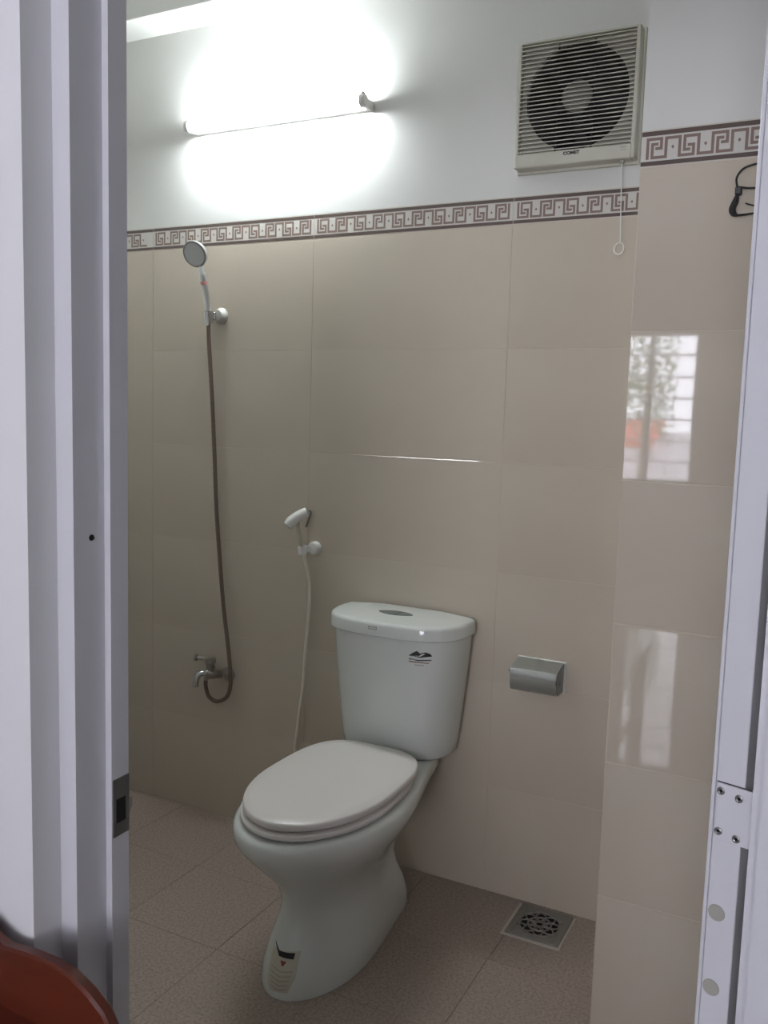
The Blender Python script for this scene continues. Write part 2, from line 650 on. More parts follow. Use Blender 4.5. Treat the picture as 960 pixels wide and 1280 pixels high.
bm = bmesh.new()
ST = [  # z, vb, vf, hw, vc, hr
    (0.000, 0.175, 0.682, 0.117, 0.47, 0.088), (0.012, 0.173, 0.684, 0.119, 0.47, 0.090), (0.05, 0.175, 0.676, 0.115, 0.46, 0.087),
    (0.09, 0.185, 0.658, 0.107, 0.45, 0.079), (0.13, 0.200, 0.638, 0.098, 0.43, 0.066), (0.165, 0.205, 0.626, 0.093, 0.42, 0.058),
    (0.200, 0.195, 0.625, 0.097, 0.42, 0.058), (0.235, 0.165, 0.640, 0.112, 0.43, 0.064), (0.268, 0.125, 0.668, 0.133, 0.44, 0.075), (0.298, 0.090, 0.698, 0.155, 0.45, 0.088),
    (0.325, 0.060, 0.724, 0.173, 0.46, 0.100), (0.345, 0.048, 0.742, 0.184, 0.46, 0.108), (0.360, 0.043, 0.753, 0.190, 0.46, 0.112), (0.380, 0.042, 0.757, 0.192, 0.46, 0.113),
    (0.391, 0.043, 0.754, 0.189, 0.46, 0.112), (0.3975, 0.048, 0.747, 0.182, 0.46, 0.108), (0.400, 0.058, 0.736, 0.172, 0.46, 0.100)]
loft(bm, [bowl_ring(bm, *q) for q in ST])
bowl_bvh = BVHTree.FromBMesh(bm)
tobj('bowl', bm, 'ceramic', ang=60)

# seat ring and lid
def slab(z0, z1, vb, vf, hw, vc, r, nr, name, m, dome=0.0):
    bm = bmesh.new()
    st = [(z0, -r * .6), (z0 + r * .4, -r * .15), (z0 + r, 0), (z1 - r, 0), (z1 - r * .4, -r * .2), (z1 - r * .05, -r * .75)]
    if dome:
        st += [(z1 + dome * .35, -0.03), (z1 + dome * .7, -0.075), (z1 + dome, -0.12)]
    rings = [egg(bm, z, vb - o, vf + o, hw + o, vc, nr) for z, o in st]
    loft(bm, rings)
    return tobj(name, bm, m, ang=50)


slab(0.4062, 0.4190, 0.235, 0.738, 0.172, 0.48, 0.004, 3.0, 'seat', 'seat')
slab(0.4250, 0.4430, 0.205, 0.732, 0.169, 0.47, 0.006, 3.4, 'seat_lid', 'seat', dome=0.006)
# thin dark shadow gaps are real gaps between bowl, seat and lid; buffers hold them apart
for sx in (-0.10, 0.10):
    for v, z0, z1 in ((0.60, 0.3995, 0.4070), (0.60, 0.4180, 0.4260)):
        bm = bmesh.new()
        box(bm, TX + sx - .012, TX + sx + .012, -v - .006, -v + .006, z0, z1)
        tobj('buffer', bm, 'rubber')
for sx in (-0.075, 0.075):
    bm = bmesh.new()
    tube(bm, [(TX + sx - .022, -0.222, 0.412), (TX + sx + .022, -0.222, 0.412)], 0.0115, 16, smooth=False)
    tobj('hinge', bm, 'seat')


# tank: bowed front, tapering down
def tank_ring(bm, z, hw, vf, vb=0.014, n=48, p=3.6, off=0.0):
    out = []
    vc = vb + 0.045
    for i in range(n):
        t = 2 * PI * i / n
        c, s = math.cos(t), math.sin(t)
        e = 2.5 if c > 0 else 7.0
        cc = math.copysign(abs(c) ** (2 / e), c)
        ss = math.copysign(abs(s) ** (2 / (3.3 if c > 0 else 7.0)), s)
        v = vc + (vf - vc) * cc if c > 0 else vc + (vc - vb) * cc
        out.append(bm.verts.new((TX - 0.006 + (hw + off) * ss, -(v + (off if c > 0 else 0)), z)))
    return out


bm = bmesh.new()
TB = [(0.4005, 0.146, 0.158), (0.402, 0.155, 0.167), (0.408, 0.161, 0.173), (0.44, 0.165, 0.178), (0.50, 0.172, 0.184), (0.58, 0.180, 0.190),
      (0.66, 0.188, 0.196), (0.738, 0.194, 0.200)]
loft(bm, [tank_ring(bm, *q) for q in TB])
tank_bvh = BVHTree.FromBMesh(bm)
tank = tobj('tank', bm, 'ceramic', ang=50)
bm = bmesh.new()
TL = [(0.738, 0.192, 0.200), (0.7395, 0.201, 0.211), (0.742, 0.2035, 0.2145), (0.769, 0.2025, 0.2135), (0.7745, 0.2005, 0.2115), (0.7775, 0.196, 0.207),
      (0.7793, 0.188, 0.198), (0.7835, 0.12, 0.13)]
loft(bm, [tank_ring(bm, *q) for q in TL])
lid_bvh = BVHTree.FromBMesh(bm)
tlid = tobj('tank_lid', bm, 'ceramic', ang=40)
# two-part flush button
bx, by = TX - 0.010, -0.108
bm = bmesh.new()
ring = [(bx + 0.052 * math.cos(a) * 1.0, by + 0.023 * math.sin(a) * abs(math.sin(a)) ** 0.5, 0.781) for a in [2 * PI * i / 28 for i in range(28)]]
prism(bm, ring, (0, 0, 0.0042))
btn = obj('flush_button', bm, 'button', tlid)
obj('button_split', B(bx + 0.008, bx + 0.0095, by - 0.022, by + 0.022, 0.785, 0.7855), 'dark', btn)


def decal(bvh, poly, y_from=-1.0, off=0.0006, sub=3, dirv=(0, 1, 0)):
    """project a polygon given in (x, z) onto a surface along +y; returns a bmesh sheet with a little thickness."""
    bm = bmesh.new()
    vs = [bm.verts.new((x, 0, z)) for x, z in poly]
    f = bm.faces.new(vs)
    bmesh.ops.triangulate(bm, faces=[f])
    for _ in range(sub):
        bmesh.ops.subdivide_edges(bm, edges=[e for e in bm.edges if e.calc_length() > 0.006], cuts=1)
        bmesh.ops.triangulate(bm, faces=list(bm.faces))
    for v in bm.verts:
        h = bvh.ray_cast(Vector((v.co.x, y_from, v.co.z)), Vector(dirv))
        if h[0] is not None:
            v.co = h[0] - Vector((0, off, 0))
    return bm


def lenspoly(cx, cz, w, h, n=12, bend=0.0):
    up_ = [(cx - w / 2 + w * i / n, cz + h / 2 * math.sin(PI * i / n) + bend * math.sin(2 * PI * i / n)) for i in range(n + 1)]
    lo_ = [(cx + w / 2 - w * i / n, cz - h / 2 * math.sin(PI * i / n) - bend * math.sin(2 * PI * i / n) * -1 * -1) for i in range(1, n)]
    return up_ + lo_


# emblem: dark mountain shape with white slashes over two lines of print
ex, ez = -0.943, 0.694
em = obj('emblem', decal(tank_bvh, [(ex - .030, ez + .004), (ex - .018, ez + .013), (ex - .008, ez + .0185), (ex + .002, ez + .012), (ex + .006, ez + .0145),
                                   (ex + .014, ez + .0165), (ex + .026, ez + .012), (ex + .019, ez + .009), (ex + .030, ez + .0055), (ex + .014, ez + .003), (ex, ez + .0005), (ex - .014, ez + .003)]),
         'black', tank)
for poly in ([(ex - .004, ez + .004), (ex + .002, ez + .004), (ex + .014, ez + .0125), (ex + .008, ez + .0125)],
             [(ex - .027, ez + .003), (ex - .006, ez + .0055), (ex + .002, ez + .0038), (ex - .012, ez + .0042)]):
    obj('emblem_slash', decal(tank_bvh, poly, off=0.001), 'ceramic', em)
obj('emblem_line', decal(tank_bvh, [(ex - .029, ez - .003), (ex - .004, ez - .0055), (ex + .028, ez - .0035), (ex + .028, ez - .006), (ex - .004, ez - .009), (ex - .029, ez - .0065)]), 'black', em)
obj('emblem_line', decal(tank_bvh, [(ex - .029, ez - .010), (ex + .022, ez - .0125), (ex + .022, ez - .0145), (ex - .029, ez - .0125)]), 'red', em)
obj('emblem_line', decal(tank_bvh, [(ex - .014, ez - .0185), (ex + .010, ez - .0185), (ex + .010, ez - .0215), (ex - .014, ez - .0215)]), 'cap', em)
# small grey badge on the rim of the tank lid
bg = obj('badge', decal(lid_bvh, [(-1.086, 0.7665), (-1.059, 0.7665), (-1.059, 0.7575), (-1.086, 0.7575)]), 'cap', tlid)
obj('badge_face', decal(lid_bvh, [(-1.083, 0.7637), (-1.062, 0.7637), (-1.062, 0.7605), (-1.083, 0.7605)], off=0.001), 'ceramic', bg)
# translucent brown sticker low on the front of the pedestal
sx0, sz0 = -1.047, 0.052
st = obj('sticker', decal(bowl_bvh, [(sx0 - .036, sz0 + .045), (sx0 + .036, sz0 + .052), (sx0 + .038, sz0 + .0), (sx0 + .026, sz0 - .032), (sx0 - .02, sz0 - .036), (sx0 - .034, sz0 - .02)]), 'sticker', toilet)
st.matrix_parent_inverse = Matrix.Translation((-TX, 0.3, 0))
obj('sticker_title', decal(bowl_bvh, [(sx0 - .012, sz0 + .046), (sx0 + .026, sz0 + .048), (sx0 + .026, sz0 + .036), (sx0 - .012, sz0 + .036)], off=0.0011), 'black', st)
obj('sticker_title', decal(bowl_bvh, [(sx0 - .034, sz0 + .056), (sx0 - .030, sz0 + .056), (sx0 - .010, sz0 + .044), (sx0 - .012, sz0 + .038)], off=0.0011), 'black', st)
obj('sticker_mark', decal(bowl_bvh, [(sx0 - .004, sz0 + .030), (sx0 + .012, sz0 + .030), (sx0 + .006, sz0 + .020), (sx0 + .002, sz0 + .020)], off=0.0011), 'red', st)
for k in range(5):
    zz = sz0 + .014 - k * .0095
    obj('sticker_line', decal(bowl_bvh, [(sx0 - .026 + k * .002, zz), (sx0 + .004, zz - .004), (sx0 + .030 - k * .002, zz), (sx0 + .030 - k * .002, zz - .0022), (sx0 + .004, zz - .0062), (sx0 - .026 + k * .002, zz - .0022)], off=0.0011), 'sticker_line', st)

# ================================================================== EXHAUST FAN
fan = thing('exhaust_fan', 'square off-white wall exhaust fan with slatted cover above the patterned border', 'fan', (-0.645, 0, 2.10))


def fobj2(name, bm, m, parent=None, ang=35):
    o = obj(name, bm, m, parent or fan, ang=ang)
    if parent is None:
        o.matrix_parent_inverse = Matrix.Translation((0.645, 0, -2.10))
    return o


FX0, FX1, FZ0, FZ1, FY = -0.794, -0.493, 1.952, 2.254, -0.050
bm = bmesh.new()
b_ = 0.010
box(bm, FX0, FX0 + b_, FY, 0, FZ0, FZ1, bev=0.0025)
box(bm, FX1 - b_, FX1, FY, 0, FZ0, FZ1, bev=0.0025)
box(bm, FX0 + b_ - .002, FX1 - b_ + .002, FY, 0, FZ1 - 0.006, FZ1, bev=0.0015)
box(bm, FX0 + b_ - .002, FX1 - b_ + .002, FY, 0, FZ0, FZ0 + 0.034, bev=0.0025)
body = fobj2('housing', bm, 'fan_pl')
# mounting flange behind
fobj2('flange', B(FX0 - 0.004, FX1 + 0.005, -0.012, 0.0, FZ0 - 0.006, FZ1 + 0.006, bev=0.002), 'fan_pl')
# plate with the round opening
cx, cz, R0 = -0.646, 2.118, 0.128
bm = bmesh.new()
n = 48
inner, outer = [], []
for i in range(n):
    a = 2 * PI * i / n + PI / 4
    c, s = math.cos(a), math.sin(a)
    k = max(abs(c), abs(s))
    inner.append((cx + R0 * c, cz + R0 * s))
    hx = (FX1 - FX0) / 2 - 0.008
    outer.append((max(min(cx + 0.2 * c / k, FX1 - .008), FX0 + .008), max(min(cz + 0.2 * s / k, FZ1 - .006), FZ0 + .03)))
yi = -0.026
vi = [bm.verts.new((x, yi, z)) for x, z in inner]
vo = [bm.verts.new((x, yi, z)) for x, z in outer]
vb_ = [bm.verts.new((x, -0.0125, z)) for x, z in inner]
loft(bm, [vo, vi, vb_], caps=False)
fobj2('shroud', bm, 'fan_pl')
bm = bmesh.new()
lathe(bm, (cx, -0.0126, cz), (0, 1, 0), [(R0 + 0.002, 0), (R0 + 0.002, 0.0004), (0, 0.0004)], 40)
fobj2('duct_shade', bm, 'fan_dark')  # flat disc whose dark colour imitates the shaded depth of the duct
for k in range(5):
    bm = bmesh.new()
    rows = []
    for q in range(7):
        r = 0.034 + (R0 - 0.042) * q / 6
        w = 0.30 + 0.20 * math.sin(PI * q / 6 * 0.75)
        row = []
        for s_, yy in ((-1, -0.0145), (-0.3, -0.0185), (0.4, -0.0215), (1, -0.0235)):
            a = 2 * PI * k / 5 + 0.35 + w * s_ + 0.10 * q / 6
            row.append(bm.verts.new((cx + r * math.cos(a), yy, cz + r * math.sin(a))))
        rows.append(row)
    loft(bm, rows, caps=False, closed=False)
    bmesh.ops.solidify(bm, geom=list(bm.faces), thickness=0.0012)
    fobj2('blade', bm, 'fan_blade', ang=60)
bm = bmesh.new()
lathe(bm, (cx, -0.013, cz), (0, -1, 0), [(0.038, 0), (0.038, 0.012), (0.033, 0.0165), (0.02, 0.019), (0, 0.020)], 28)
fobj2('hub', bm, 'fan_hub')
NS = 26
zs0, zs1 = FZ0 + 0.038, FZ1 - 0.011
for k in range(NS):
    z = zs0 + (zs1 - zs0) * k / (NS - 1)
    bm = bmesh.new()
    prism(bm, [(FX0 + b_ - .001, FY + 0.002, z + 0.0012), (FX0 + b_ - .001, FY + 0.002, z - 0.0012), (FX0 + b_ - .001, FY + 0.017, z + 0.0032), (FX0 + b_ - .001, FY + 0.017, z + 0.0050)],
          (FX1 - FX0 - 2 * b_ + .002, 0, 0))
    fobj2('slat', bm, 'fan_pl')
for x in (-0.694, -0.604):
    fobj2('slat_brace', B(x - 0.002, x + 0.002, FY + 0.0175, FY + 0.0205, zs0, zs1), 'fan_dark')
me = text_mesh('lettering', 'COMET', 0.0105)
me.materials.append(M['black'])
o = obj('lettering', me, None, fan)
o.matrix_parent_inverse = Matrix.Translation((0.645, 0, -2.10))
o.location = (-0.646, FY - 0.0004, 1.9735)
o.rotation_euler = (PI / 2, 0, 0)
o.scale = (1.15, 1, 1)
fobj2('rating_mark', B(-0.527, -0.513, FY - 0.0005, FY, 1.976, 1.979), 'cap')
fobj2('rating_mark', B(-0.527, -0.513, FY - 0.0005, FY, 1.971, 1.9725), 'cap')
fobj2('switch_nub', B(-0.531, -0.521, -0.034, -0.024, 1.945, 1.953, bev=0.001), 'cap')
bm = bmesh.new()
tube(bm, [(-0.526, -0.029, 1.947), (-0.5235, -0.029, 1.88), (-0.5205, -0.029, 1.80), (-0.519, -0.029, 1.758)], 0.0014, 8)
fobj2('pull_cord', bm, 'white_pl')
bm = bmesh.new()
rp = [(-0.5215 + 0.0115 * math.cos(a), -0.029 + 0.004 * math.sin(a * 1.0), 1.7445 + 0.0145 * math.sin(a)) for a in [2 * PI * i / 24 for i in range(25)]]
tube(bm, rp, 0.0016, 8, smooth=False)
fobj2('pull_ring', bm, 'white_pl')

# ================================================================== TUBE LAMP
lamp = thing('tube_lamp', 'short glowing fluorescent tube lamp fixed high on the white wall', 'lamp', (-1.52, 0, 2.165))


def lobj(name, bm, m):
    o = obj(name, bm, m, lamp)
    o.matrix_parent_inverse = Matrix.Translation((1.52, 0, -2.165))
    return o


LX0, LX1, LZ, LY = -1.838, -1.226, 2.172, -0.052
bm = bmesh.new()
lathe(bm, (LX0 + 0.012, LY, LZ), (1, 0, 0), [(0, 0), (0.0125, 0), (0.0125, LX1 - LX0 - 0.024), (0, LX1 - LX0 - 0.024)], 20)
lobj('tube', bm, 'tube')
lobj('batten', B(LX0 + 0.008, LX1 - 0.008, -0.022, 0.0, LZ - 0.013, LZ + 0.013, bev=0.003), 'white_pl')
for x, d in ((LX0, 1), (LX1, -1)):
    bm = bmesh.new()
    lathe(bm, (x, LY, LZ), (d, 0, 0), [(0, -0.004), (0.014, -0.004), (0.0175, 0.0), (0.0175, 0.012), (0, 0.012)], 20)
    box(bm, min(x, x + d * .012), max(x, x + d * .012), LY, 0.0, LZ - 0.014, LZ + 0.012, bev=0.002)
    box(bm, min(x + d * .002, x + d * .010), max(x + d * .002, x + d * .010), LY - .008, LY + .008, LZ + .012, LZ + .024, bev=0.002)
    lobj('lamp_holder', bm, 'white_pl')

# ================================================================== HAND SHOWER
bracket = thing('shower_bracket', 'pale plastic wall bracket holding up the chrome hand shower', 'bracket', (-1.752, 0, 1.61))


def place(o, p):
    o.matrix_parent_inverse = Matrix.Translation(-Vector(p.location))
    return o


bm = bmesh.new()
lathe(bm, (-1.742, 0, 1.613), (0, -1, 0), [(0.025, 0), (0.025, 0.006), (0.019, 0.012), (0.016, 0.022), (0, 0.024)], 24)
place(obj('base', bm, 'bracket', bracket), bracket)
bm = bmesh.new()
lathe(bm, (-1.760, -0.040, 1.588), (0, -0.12, 1), [(0.0135, 0), (0.0165, 0.036), (0.0125, 0.036), (0.0105, 0.0), (0.0135, 0)], 20)
box(bm, -1.757, -1.745, -0.032, -0.018, 1.598, 1.622, bev=0.002)
place(obj('cradle', bm, 'chrome', bracket), bracket)

shower = thing('hand_shower', 'round chrome hand shower with its long bronze hose hanging down the wall', 'shower', (-1.76, -0.04, 1.60))
hd = Vector((-1.766, -0.102, 1.785))
nrm = Vector((0.05, -0.84, -0.42)).normalized()
bm = bmesh.new()
lathe(bm, hd - nrm * 0.020, nrm, [(0, -0.012), (0.016, -0.010), (0.030, -0.002), (0.038, 0.010), (0.040, 0.018), (0.038, 0.0225)], 36)
head = place(obj('head', bm, 'satin', shower), shower)
bm = bmesh.new()
lathe(bm, hd, nrm, [(0.0385, -0.002), (0.040, 0.002), (0.037, 0.004), (0.034, 0.0030)], 36)
obj('rim', bm, 'plate', head)
bm = bmesh.new()
lathe(bm, hd, nrm, [(0.035, 0.001), (0.034, 0.0034), (0.010, 0.0040), (0, 0.0040)], 36)
obj('spray_face', bm, 'face', head)
bm = bmesh.new()
tube(bm, [hd - nrm * 0.022 + Vector((0.004, 0.004, -0.026)), (-1.757, -0.079, 1.735), (-1.7565, -0.066, 1.70), (-1.758, -0.052, 1.655), (-1.760, -0.042, 1.606)],
     lambda t: 0.0082 + 0.0026 * math.sin(PI * min(1, t * 1.1)) * (1 if t > .25 else .3), 16)
place(obj('handle', bm, 'satin', shower), shower)
bm = bmesh.new()
lathe(bm, (-1.7568, -0.0705, 1.711), (-0.03, 0.35, -1), [(0.0095, 0), (0.0118, 0.001), (0.0118, 0.011), (0.0095, 0.012)], 16)
place(obj('colour_ring', bm, 'pinkband', shower), shower)
HOSE = [(-1.760, -0.041, 1.600), (-1.761, -0.040, 1.560), (-1.760, -0.036, 1.50), (-1.753, -0.030, 1.354), (-1.745, -0.026, 1.18), (-1.737, -0.024, 1.005), (-1.723, -0.024, 0.854),
        (-1.703, -0.028, 0.702), (-1.683, -0.034, 0.602), (-1.666, -0.040, 0.505), (-1.663, -0.043, 0.455), (-1.677, -0.046, 0.418), (-1.713, -0.047, 0.400), (-1.743, -0.047, 0.410), (-1.757, -0.046, 0.440), (-1.757, -0.046, 0.470)]
bm = bmesh.new()
pts = spline(HOSE, 26)
tube(bm, pts, lambda t: 0.0066 + 0.0004 * math.sin(t * 900), 10, smooth=False)
place(obj('hose', bm, 'hose', shower), shower)
bm = bmesh.new()
lathe(bm, (-1.7605, -0.0415, 1.604), (0, 0, -1), [(0.0088, 0), (0.0094, 0.004), (0.0094, 0.020), (0.0075, 0.024)], 14)
place(obj('hose_nut', bm, 'chrome', shower), shower)

# ================================================================== TAP
tap = thing('wall_tap', 'small chrome lever tap on the wall below the hand shower', 'tap', (-1.701, 0, 0.478))
ax = Vector((-0.50, -0.84, 0.16)).normalized()
p0 = Vector((-1.701, 0.0, 0.479))
bm = bmesh.new()
lathe(bm, p0, (0, -1, 0), [(0.0, 0), (0.024, 0.0), (0.024, 0.003), (0.014, 0.010), (0.0, 0.011)], 24)
place(obj('flange', bm, 'tapmetal', tap), tap)
bm = bmesh.new()
lathe(bm, p0 - ax * 0.002, ax, [(0.012, 0), (0.013, 0.010), (0.0175, 0.012), (0.0175, 0.026), (0.0135, 0.028), (0.0145, 0.045), (0.0175, 0.058), (0.0175, 0.074), (0.012, 0.086), (0, 0.087)], 20)
place(obj('body', bm, 'tapmetal', tap), tap)
e0 = p0 + ax * 0.078
bm = bmesh.new()
tube(bm, [e0, e0 + Vector((-0.012, -0.014, 0.001)), e0 + Vector((-0.019, -0.022, -0.012)), e0 + Vector((-0.022, -0.024, -0.032)), e0 + Vector((-0.022, -0.024, -0.040))], lambda t: 0.0100 - 0.001 * t, 14)
place(obj('spout', bm, 'chrome', tap), tap)
h0 = p0 + ax * 0.064
bm = bmesh.new()
lathe(bm, h0, (0, 0, 1), [(0.0155, 0.008), (0.0165, 0.024), (0.0125, 0.027), (0.0135, 0.033), (0.0185, 0.036), (0.0180, 0.050), (0.0, 0.053)], 18)
place(obj('valve', bm, 'tapmetal', tap), tap)
bm = bmesh.new()
tube(bm, [h0 + Vector((0, 0, 0.042)), h0 + Vector((-0.020, -0.004, 0.046)), h0 + Vector((-0.046, -0.009, 0.047))], 0.0062, 10)
lathe(bm, h0 + Vector((-0.043, -0.0085, 0.047)), (-1, -0.2, 0.02), [(0.006, 0), (0.0105, 0.002), (0.0105, 0.010), (0.0, 0.013)], 14)
place(obj('lever', bm, 'tapmetal', tap), tap)
bm = bmesh.new()
lathe(bm, Vector((-1.757, -0.046, 0.482)), (0, 0, -1), [(0.0085, -0.01), (0.0095, 0.002), (0.0095, 0.016), (0.0075, 0.02)], 14)
place(obj('hose_outlet', bm, 'tapmetal', tap), tap)

# ================================================================== BIDET SPRAYER
holder = thing('sprayer_holder', 'small round white plastic holder on the wall above the toilet', 'holder', (-1.385, 0, 0.92))
bm = bmesh.new()
lathe(bm, (-1.384, 0, 0.921), (0, -1, 0), [(0.0, 0), (0.020, 0), (0.020, 0.012), (0.0165, 0.020), (0.008, 0.024), (0, 0.0245)], 24)
place(obj('knob', bm, 'white_pl', holder), holder)
bm = bmesh.new()
box(bm, -1.399, -1.386, -0.040, -0.012, 0.912, 0.926, bev=0.002)
lathe(bm, (-1.404, -0.040, 0.906), (0.0, -0.1, 1), [(0.0125, 0), (0.0145, 0.024), (0.0105, 0.024), (0.0095, 0), (0.0125, 0)], 18)
place(obj('clip', bm, 'white_pl', holder), holder)
spr = thing('bidet_sprayer', 'white hand bidet sprayer with a thin cream hose beside the cistern', 'sprayer', (-1.404, -0.04, 0.92))
bm = bmesh.new()
tube(bm, [(-1.396, -0.034, 1.032), (-1.410, -0.044, 1.024), (-1.428, -0.056, 1.008), (-1.443, -0.066, 0.990)], lambda t: 0.0135 + 0.0045 * t - 0.004 * max(0, t - .8) * 5, 16)
place(obj('spray_head', bm, 'white_pl', spr), spr)
bm = bmesh.new()
lathe(bm, (-1.443, -0.066, 0.990), (-.6, -.4, -.7), [(0.0115, -0.001), (0.0115, 0.0015), (0, 0.002)], 16)
place(obj('nozzle', bm, 'plate', spr), spr)
bm = bmesh.new()
tube(bm, [(-1.420, -0.050, 1.014), (-1.420, -0.048, 0.985), (-1.412, -0.044, 0.945), (-1.405, -0.040, 0.905)], lambda t: 0.0088 - 0.0018 * t, 14)
place(obj('handle', bm, 'sticker', spr), spr)
spr.children[-1].data.materials.clear()
spr.children[-1].data.materials.append(M['white_pl'])
bm = bmesh.new()
tube(bm, [(-1.388, -0.034, 1.036), (-1.392, -0.020, 1.030), (-1.398, -0.018, 1.012), (-1.404, -0.026, 0.985)], 0.003, 8)
place(obj('trigger', bm, 'plate', spr), spr)
bm = bmesh.new()
tube(bm, [(-1.400, -0.040, 0.908), (-1.396, -0.038, 0.885), (-1.390, -0.032, 0.845), (-1.388, -0.025, 0.80), (-1.391, -0.022, 0.716), (-1.400, -0.022, 0.603), (-1.406, -0.022, 0.49), (-1.418, -0.024, 0.387), (-1.427, -0.025, 0.29),
          (-1.420, -0.028, 0.215), (-1.38, -0.032, 0.165), (-1.33, -0.030, 0.17), (-1.30, -0.012, 0.19), (-1.295, 0.002, 0.195)], 0.0052, 10, n=12)
place(obj('hose', bm, 'cream', spr), spr)

# ================================================================== PAPER HOLDER
ph = thing('paper_holder', 'stainless steel toilet paper holder with curved cover on the wall', 'paper holder', (-0.668, 0, 0.65))
hx0, hx1 = -0.736, -0.602
place(obj('back_plate', B(hx0, hx1, -0.004, 0, 0.606, 0.690, bev=0.001), 'steel', ph), ph)
cov = [(-0.004, 0.688), (-0.035, 0.681), (-0.064, 0.6735), (-0.0705, 0.668), (-0.073, 0.655), (-0.071, 0.636), (-0.064, 0.619), (-0.055, 0.611)]
cs = [Vector((0, a, b)) for a, b in cov]
cs = spline(cs, 4)
bm = bmesh.new()
r1 = [bm.verts.new((hx0 + 0.001, p.y, p.z)) for p in cs]
r2 = [bm.verts.new((hx1 - 0.008, p.y, p.z)) for p in cs]
loft(bm, [r1, r2], caps=False, closed=False)
bmesh.ops.solidify(bm, geom=list(bm.faces), thickness=0.0014)
place(obj('cover', bm, 'steel', ph), ph)
for x in (hx0, hx1 - 0.0075):
    bm = bmesh.new()
    prism(bm, [(x, p.y * 0.93, 0.61 + (p.z - 0.61) * 0.97) for p in cs] + [(x, -0.004, 0.610)], (0.0015, 0, 0))
    place(obj('side_plate', bm, 'plate', ph), ph)
bm = bmesh.new()
tube(bm, [(hx0, -0.036, 0.640), (hx1 - 0.004, -0.036, 0.640)], 0.006, 12, smooth=False)
place(obj('spindle', bm, 'plate', ph), ph)
bm = bmesh.new()
tube(bm, [(hx0 - 0.003, -0.066, 0.666), (hx0 + 0.004, -0.066, 0.666)], 0.004, 10, smooth=False)
place(obj('pivot', bm, 'plate', ph), ph)

# ================================================================== FLOOR DRAIN
dr = thing('floor_drain', 'square metal floor drain with a flower-pattern grate near the wall corner', 'drain', (-0.612, -0.096, 0))
dx0, dx1, dy0, dy1 = -0.683, -0.542, -0.172, -0.022
bm = bmesh.new()
w = 0.018
for a in ((dx0, dx0 + w, dy0, dy1), (dx1 - w, dx1, dy0, dy1), (dx0 + w, dx1 - w, dy0, dy0 + w), (dx0 + w, dx1 - w, dy1 - w, dy1)):
    box(bm, a[0], a[1], a[2], a[3], 0.0005, 0.0065, bev=0.001)
place(obj('rim', bm, 'drain', dr), dr)
place(obj('pit', B(dx0 + .008, dx1 - .008, dy0 + .008, dy1 - .008, 0.0016, 0.0020), 'dark', dr), dr)  # flat dark sheet painted as the shade below the grate
place(obj('mortar', B(dx0 - 0.010, dx1 + 0.006, dy0 - 0.010, dy1 + 0.004, -0.002, 0.0015, bev=0.0008), 'cement', dr), dr)
cxd, cyd = (dx0 + dx1) / 2, (dy0 + dy1) / 2
bm = bmesh.new()
R1 = 0.053
for rr_ in (R1, 0.030, 0.011):
    ringp = [(cxd + rr_ * math.cos(2 * PI * i / 32), cyd + rr_ * 1.06 * math.sin(2 * PI * i / 32), 0.0045) for i in range(33)]
    tube(bm, ringp, 0.0027, 6, smooth=False)
place(obj('grate_ring', bm, 'drain', dr), dr)
bm = bmesh.new()
for k in range(8):
    a = 2 * PI * k / 8 + .2
    for q in (-1, 1):
        pts = [(cxd + r * math.cos(a + q * 0.38 * math.sin(PI * (r - .011) / (R1 - .011))), cyd + 1.06 * r * math.sin(a + q * 0.38 * math.sin(PI * (r - .011) / (R1 - .011))), 0.0045)
               for r in [0.011 + (R1 - .011) * i / 6 for i in range(7)]]
        tube(bm, pts, 0.0022, 6, smooth=False)
place(obj('grate_petals', bm, 'drain', dr), dr)
for sx in (-1, 1):
    for sy in (-1, 1):
        bm = bmesh.new()
        c_ = Vector((cxd + sx * (0.0705 - w), cyd + sy * (0.075 - w), 0.003))
        prism(bm, [c_, c_ + Vector((-sx * 0.030, 0, 0)), c_ + Vector((0, -sy * 0.030, 0))], (0, 0, 0.003))
        place(obj('grate_corner', bm, 'drain', dr), dr)

# ================================================================== CABLE ON THE PIER
cab = thing('cable_bundle', 'folded black cable tied in a bundle on the tiled pier', 'cable', (-0.215, PY, 1.77))
yc = PY - 0.006


def cpt(pts):
    return [(x, yc + dy, z) for x, z, dy in pts]


bm = bmesh.new()
tube(bm, cpt([(-0.155, 1.815, 0), (-0.185, 1.812, 0), (-0.205, 1.805, -.002), (-0.2155, 1.79, -.002), (-0.214, 1.775, -.004), (-0.210, 1.765, -.004)]), 0.0018, 8)
place(obj('upper_loop', bm, 'black_cable', cab), cab)
for k, (a, b, c) in enumerate(((-.2245, -.2185, 0), (-.2215, -.2160, -.003), (-.2180, -.2130, -.005), (-.2150, -.2100, -.002))):
    bm = bmesh.new()
    tube(bm, cpt([(-.2105 + .002 * k, 1.772, -.004), (-.213 + .001 * k, 1.760, -.004), (a + .004, 1.745, c), (a, 1.732, c), (b, 1.7215, c), (b + .014, 1.7205, c), (-.185, 1.7225, 0), (-.15, 1.726, 0)]), 0.0017, 8)
    place(obj('strand', bm, 'black_cable', cab), cab)
bm = bmesh.new()
tube(bm, cpt([(-.2135, 1.772, -.004), (-.205, 1.771, -.003), (-.19, 1.769, 0), (-.15, 1.768, 0)]), 0.0018, 8)
place(obj('side_lead', bm, 'black_cable', cab), cab)
bm = bmesh.new()
tube(bm, cpt([(-.197, 1.742, 0), (-.188, 1.7385, 0), (-.15, 1.728, .001)]), 0.0014, 8)
place(obj('loose_lead', bm, 'black_cable', cab), cab)
bm = bmesh.new()
box(bm, -.2165, -.2045, yc - .009, yc + .004, 1.757, 1.772, bev=0.002)
place(obj('tie', bm, 'black_cable', cab), cab)

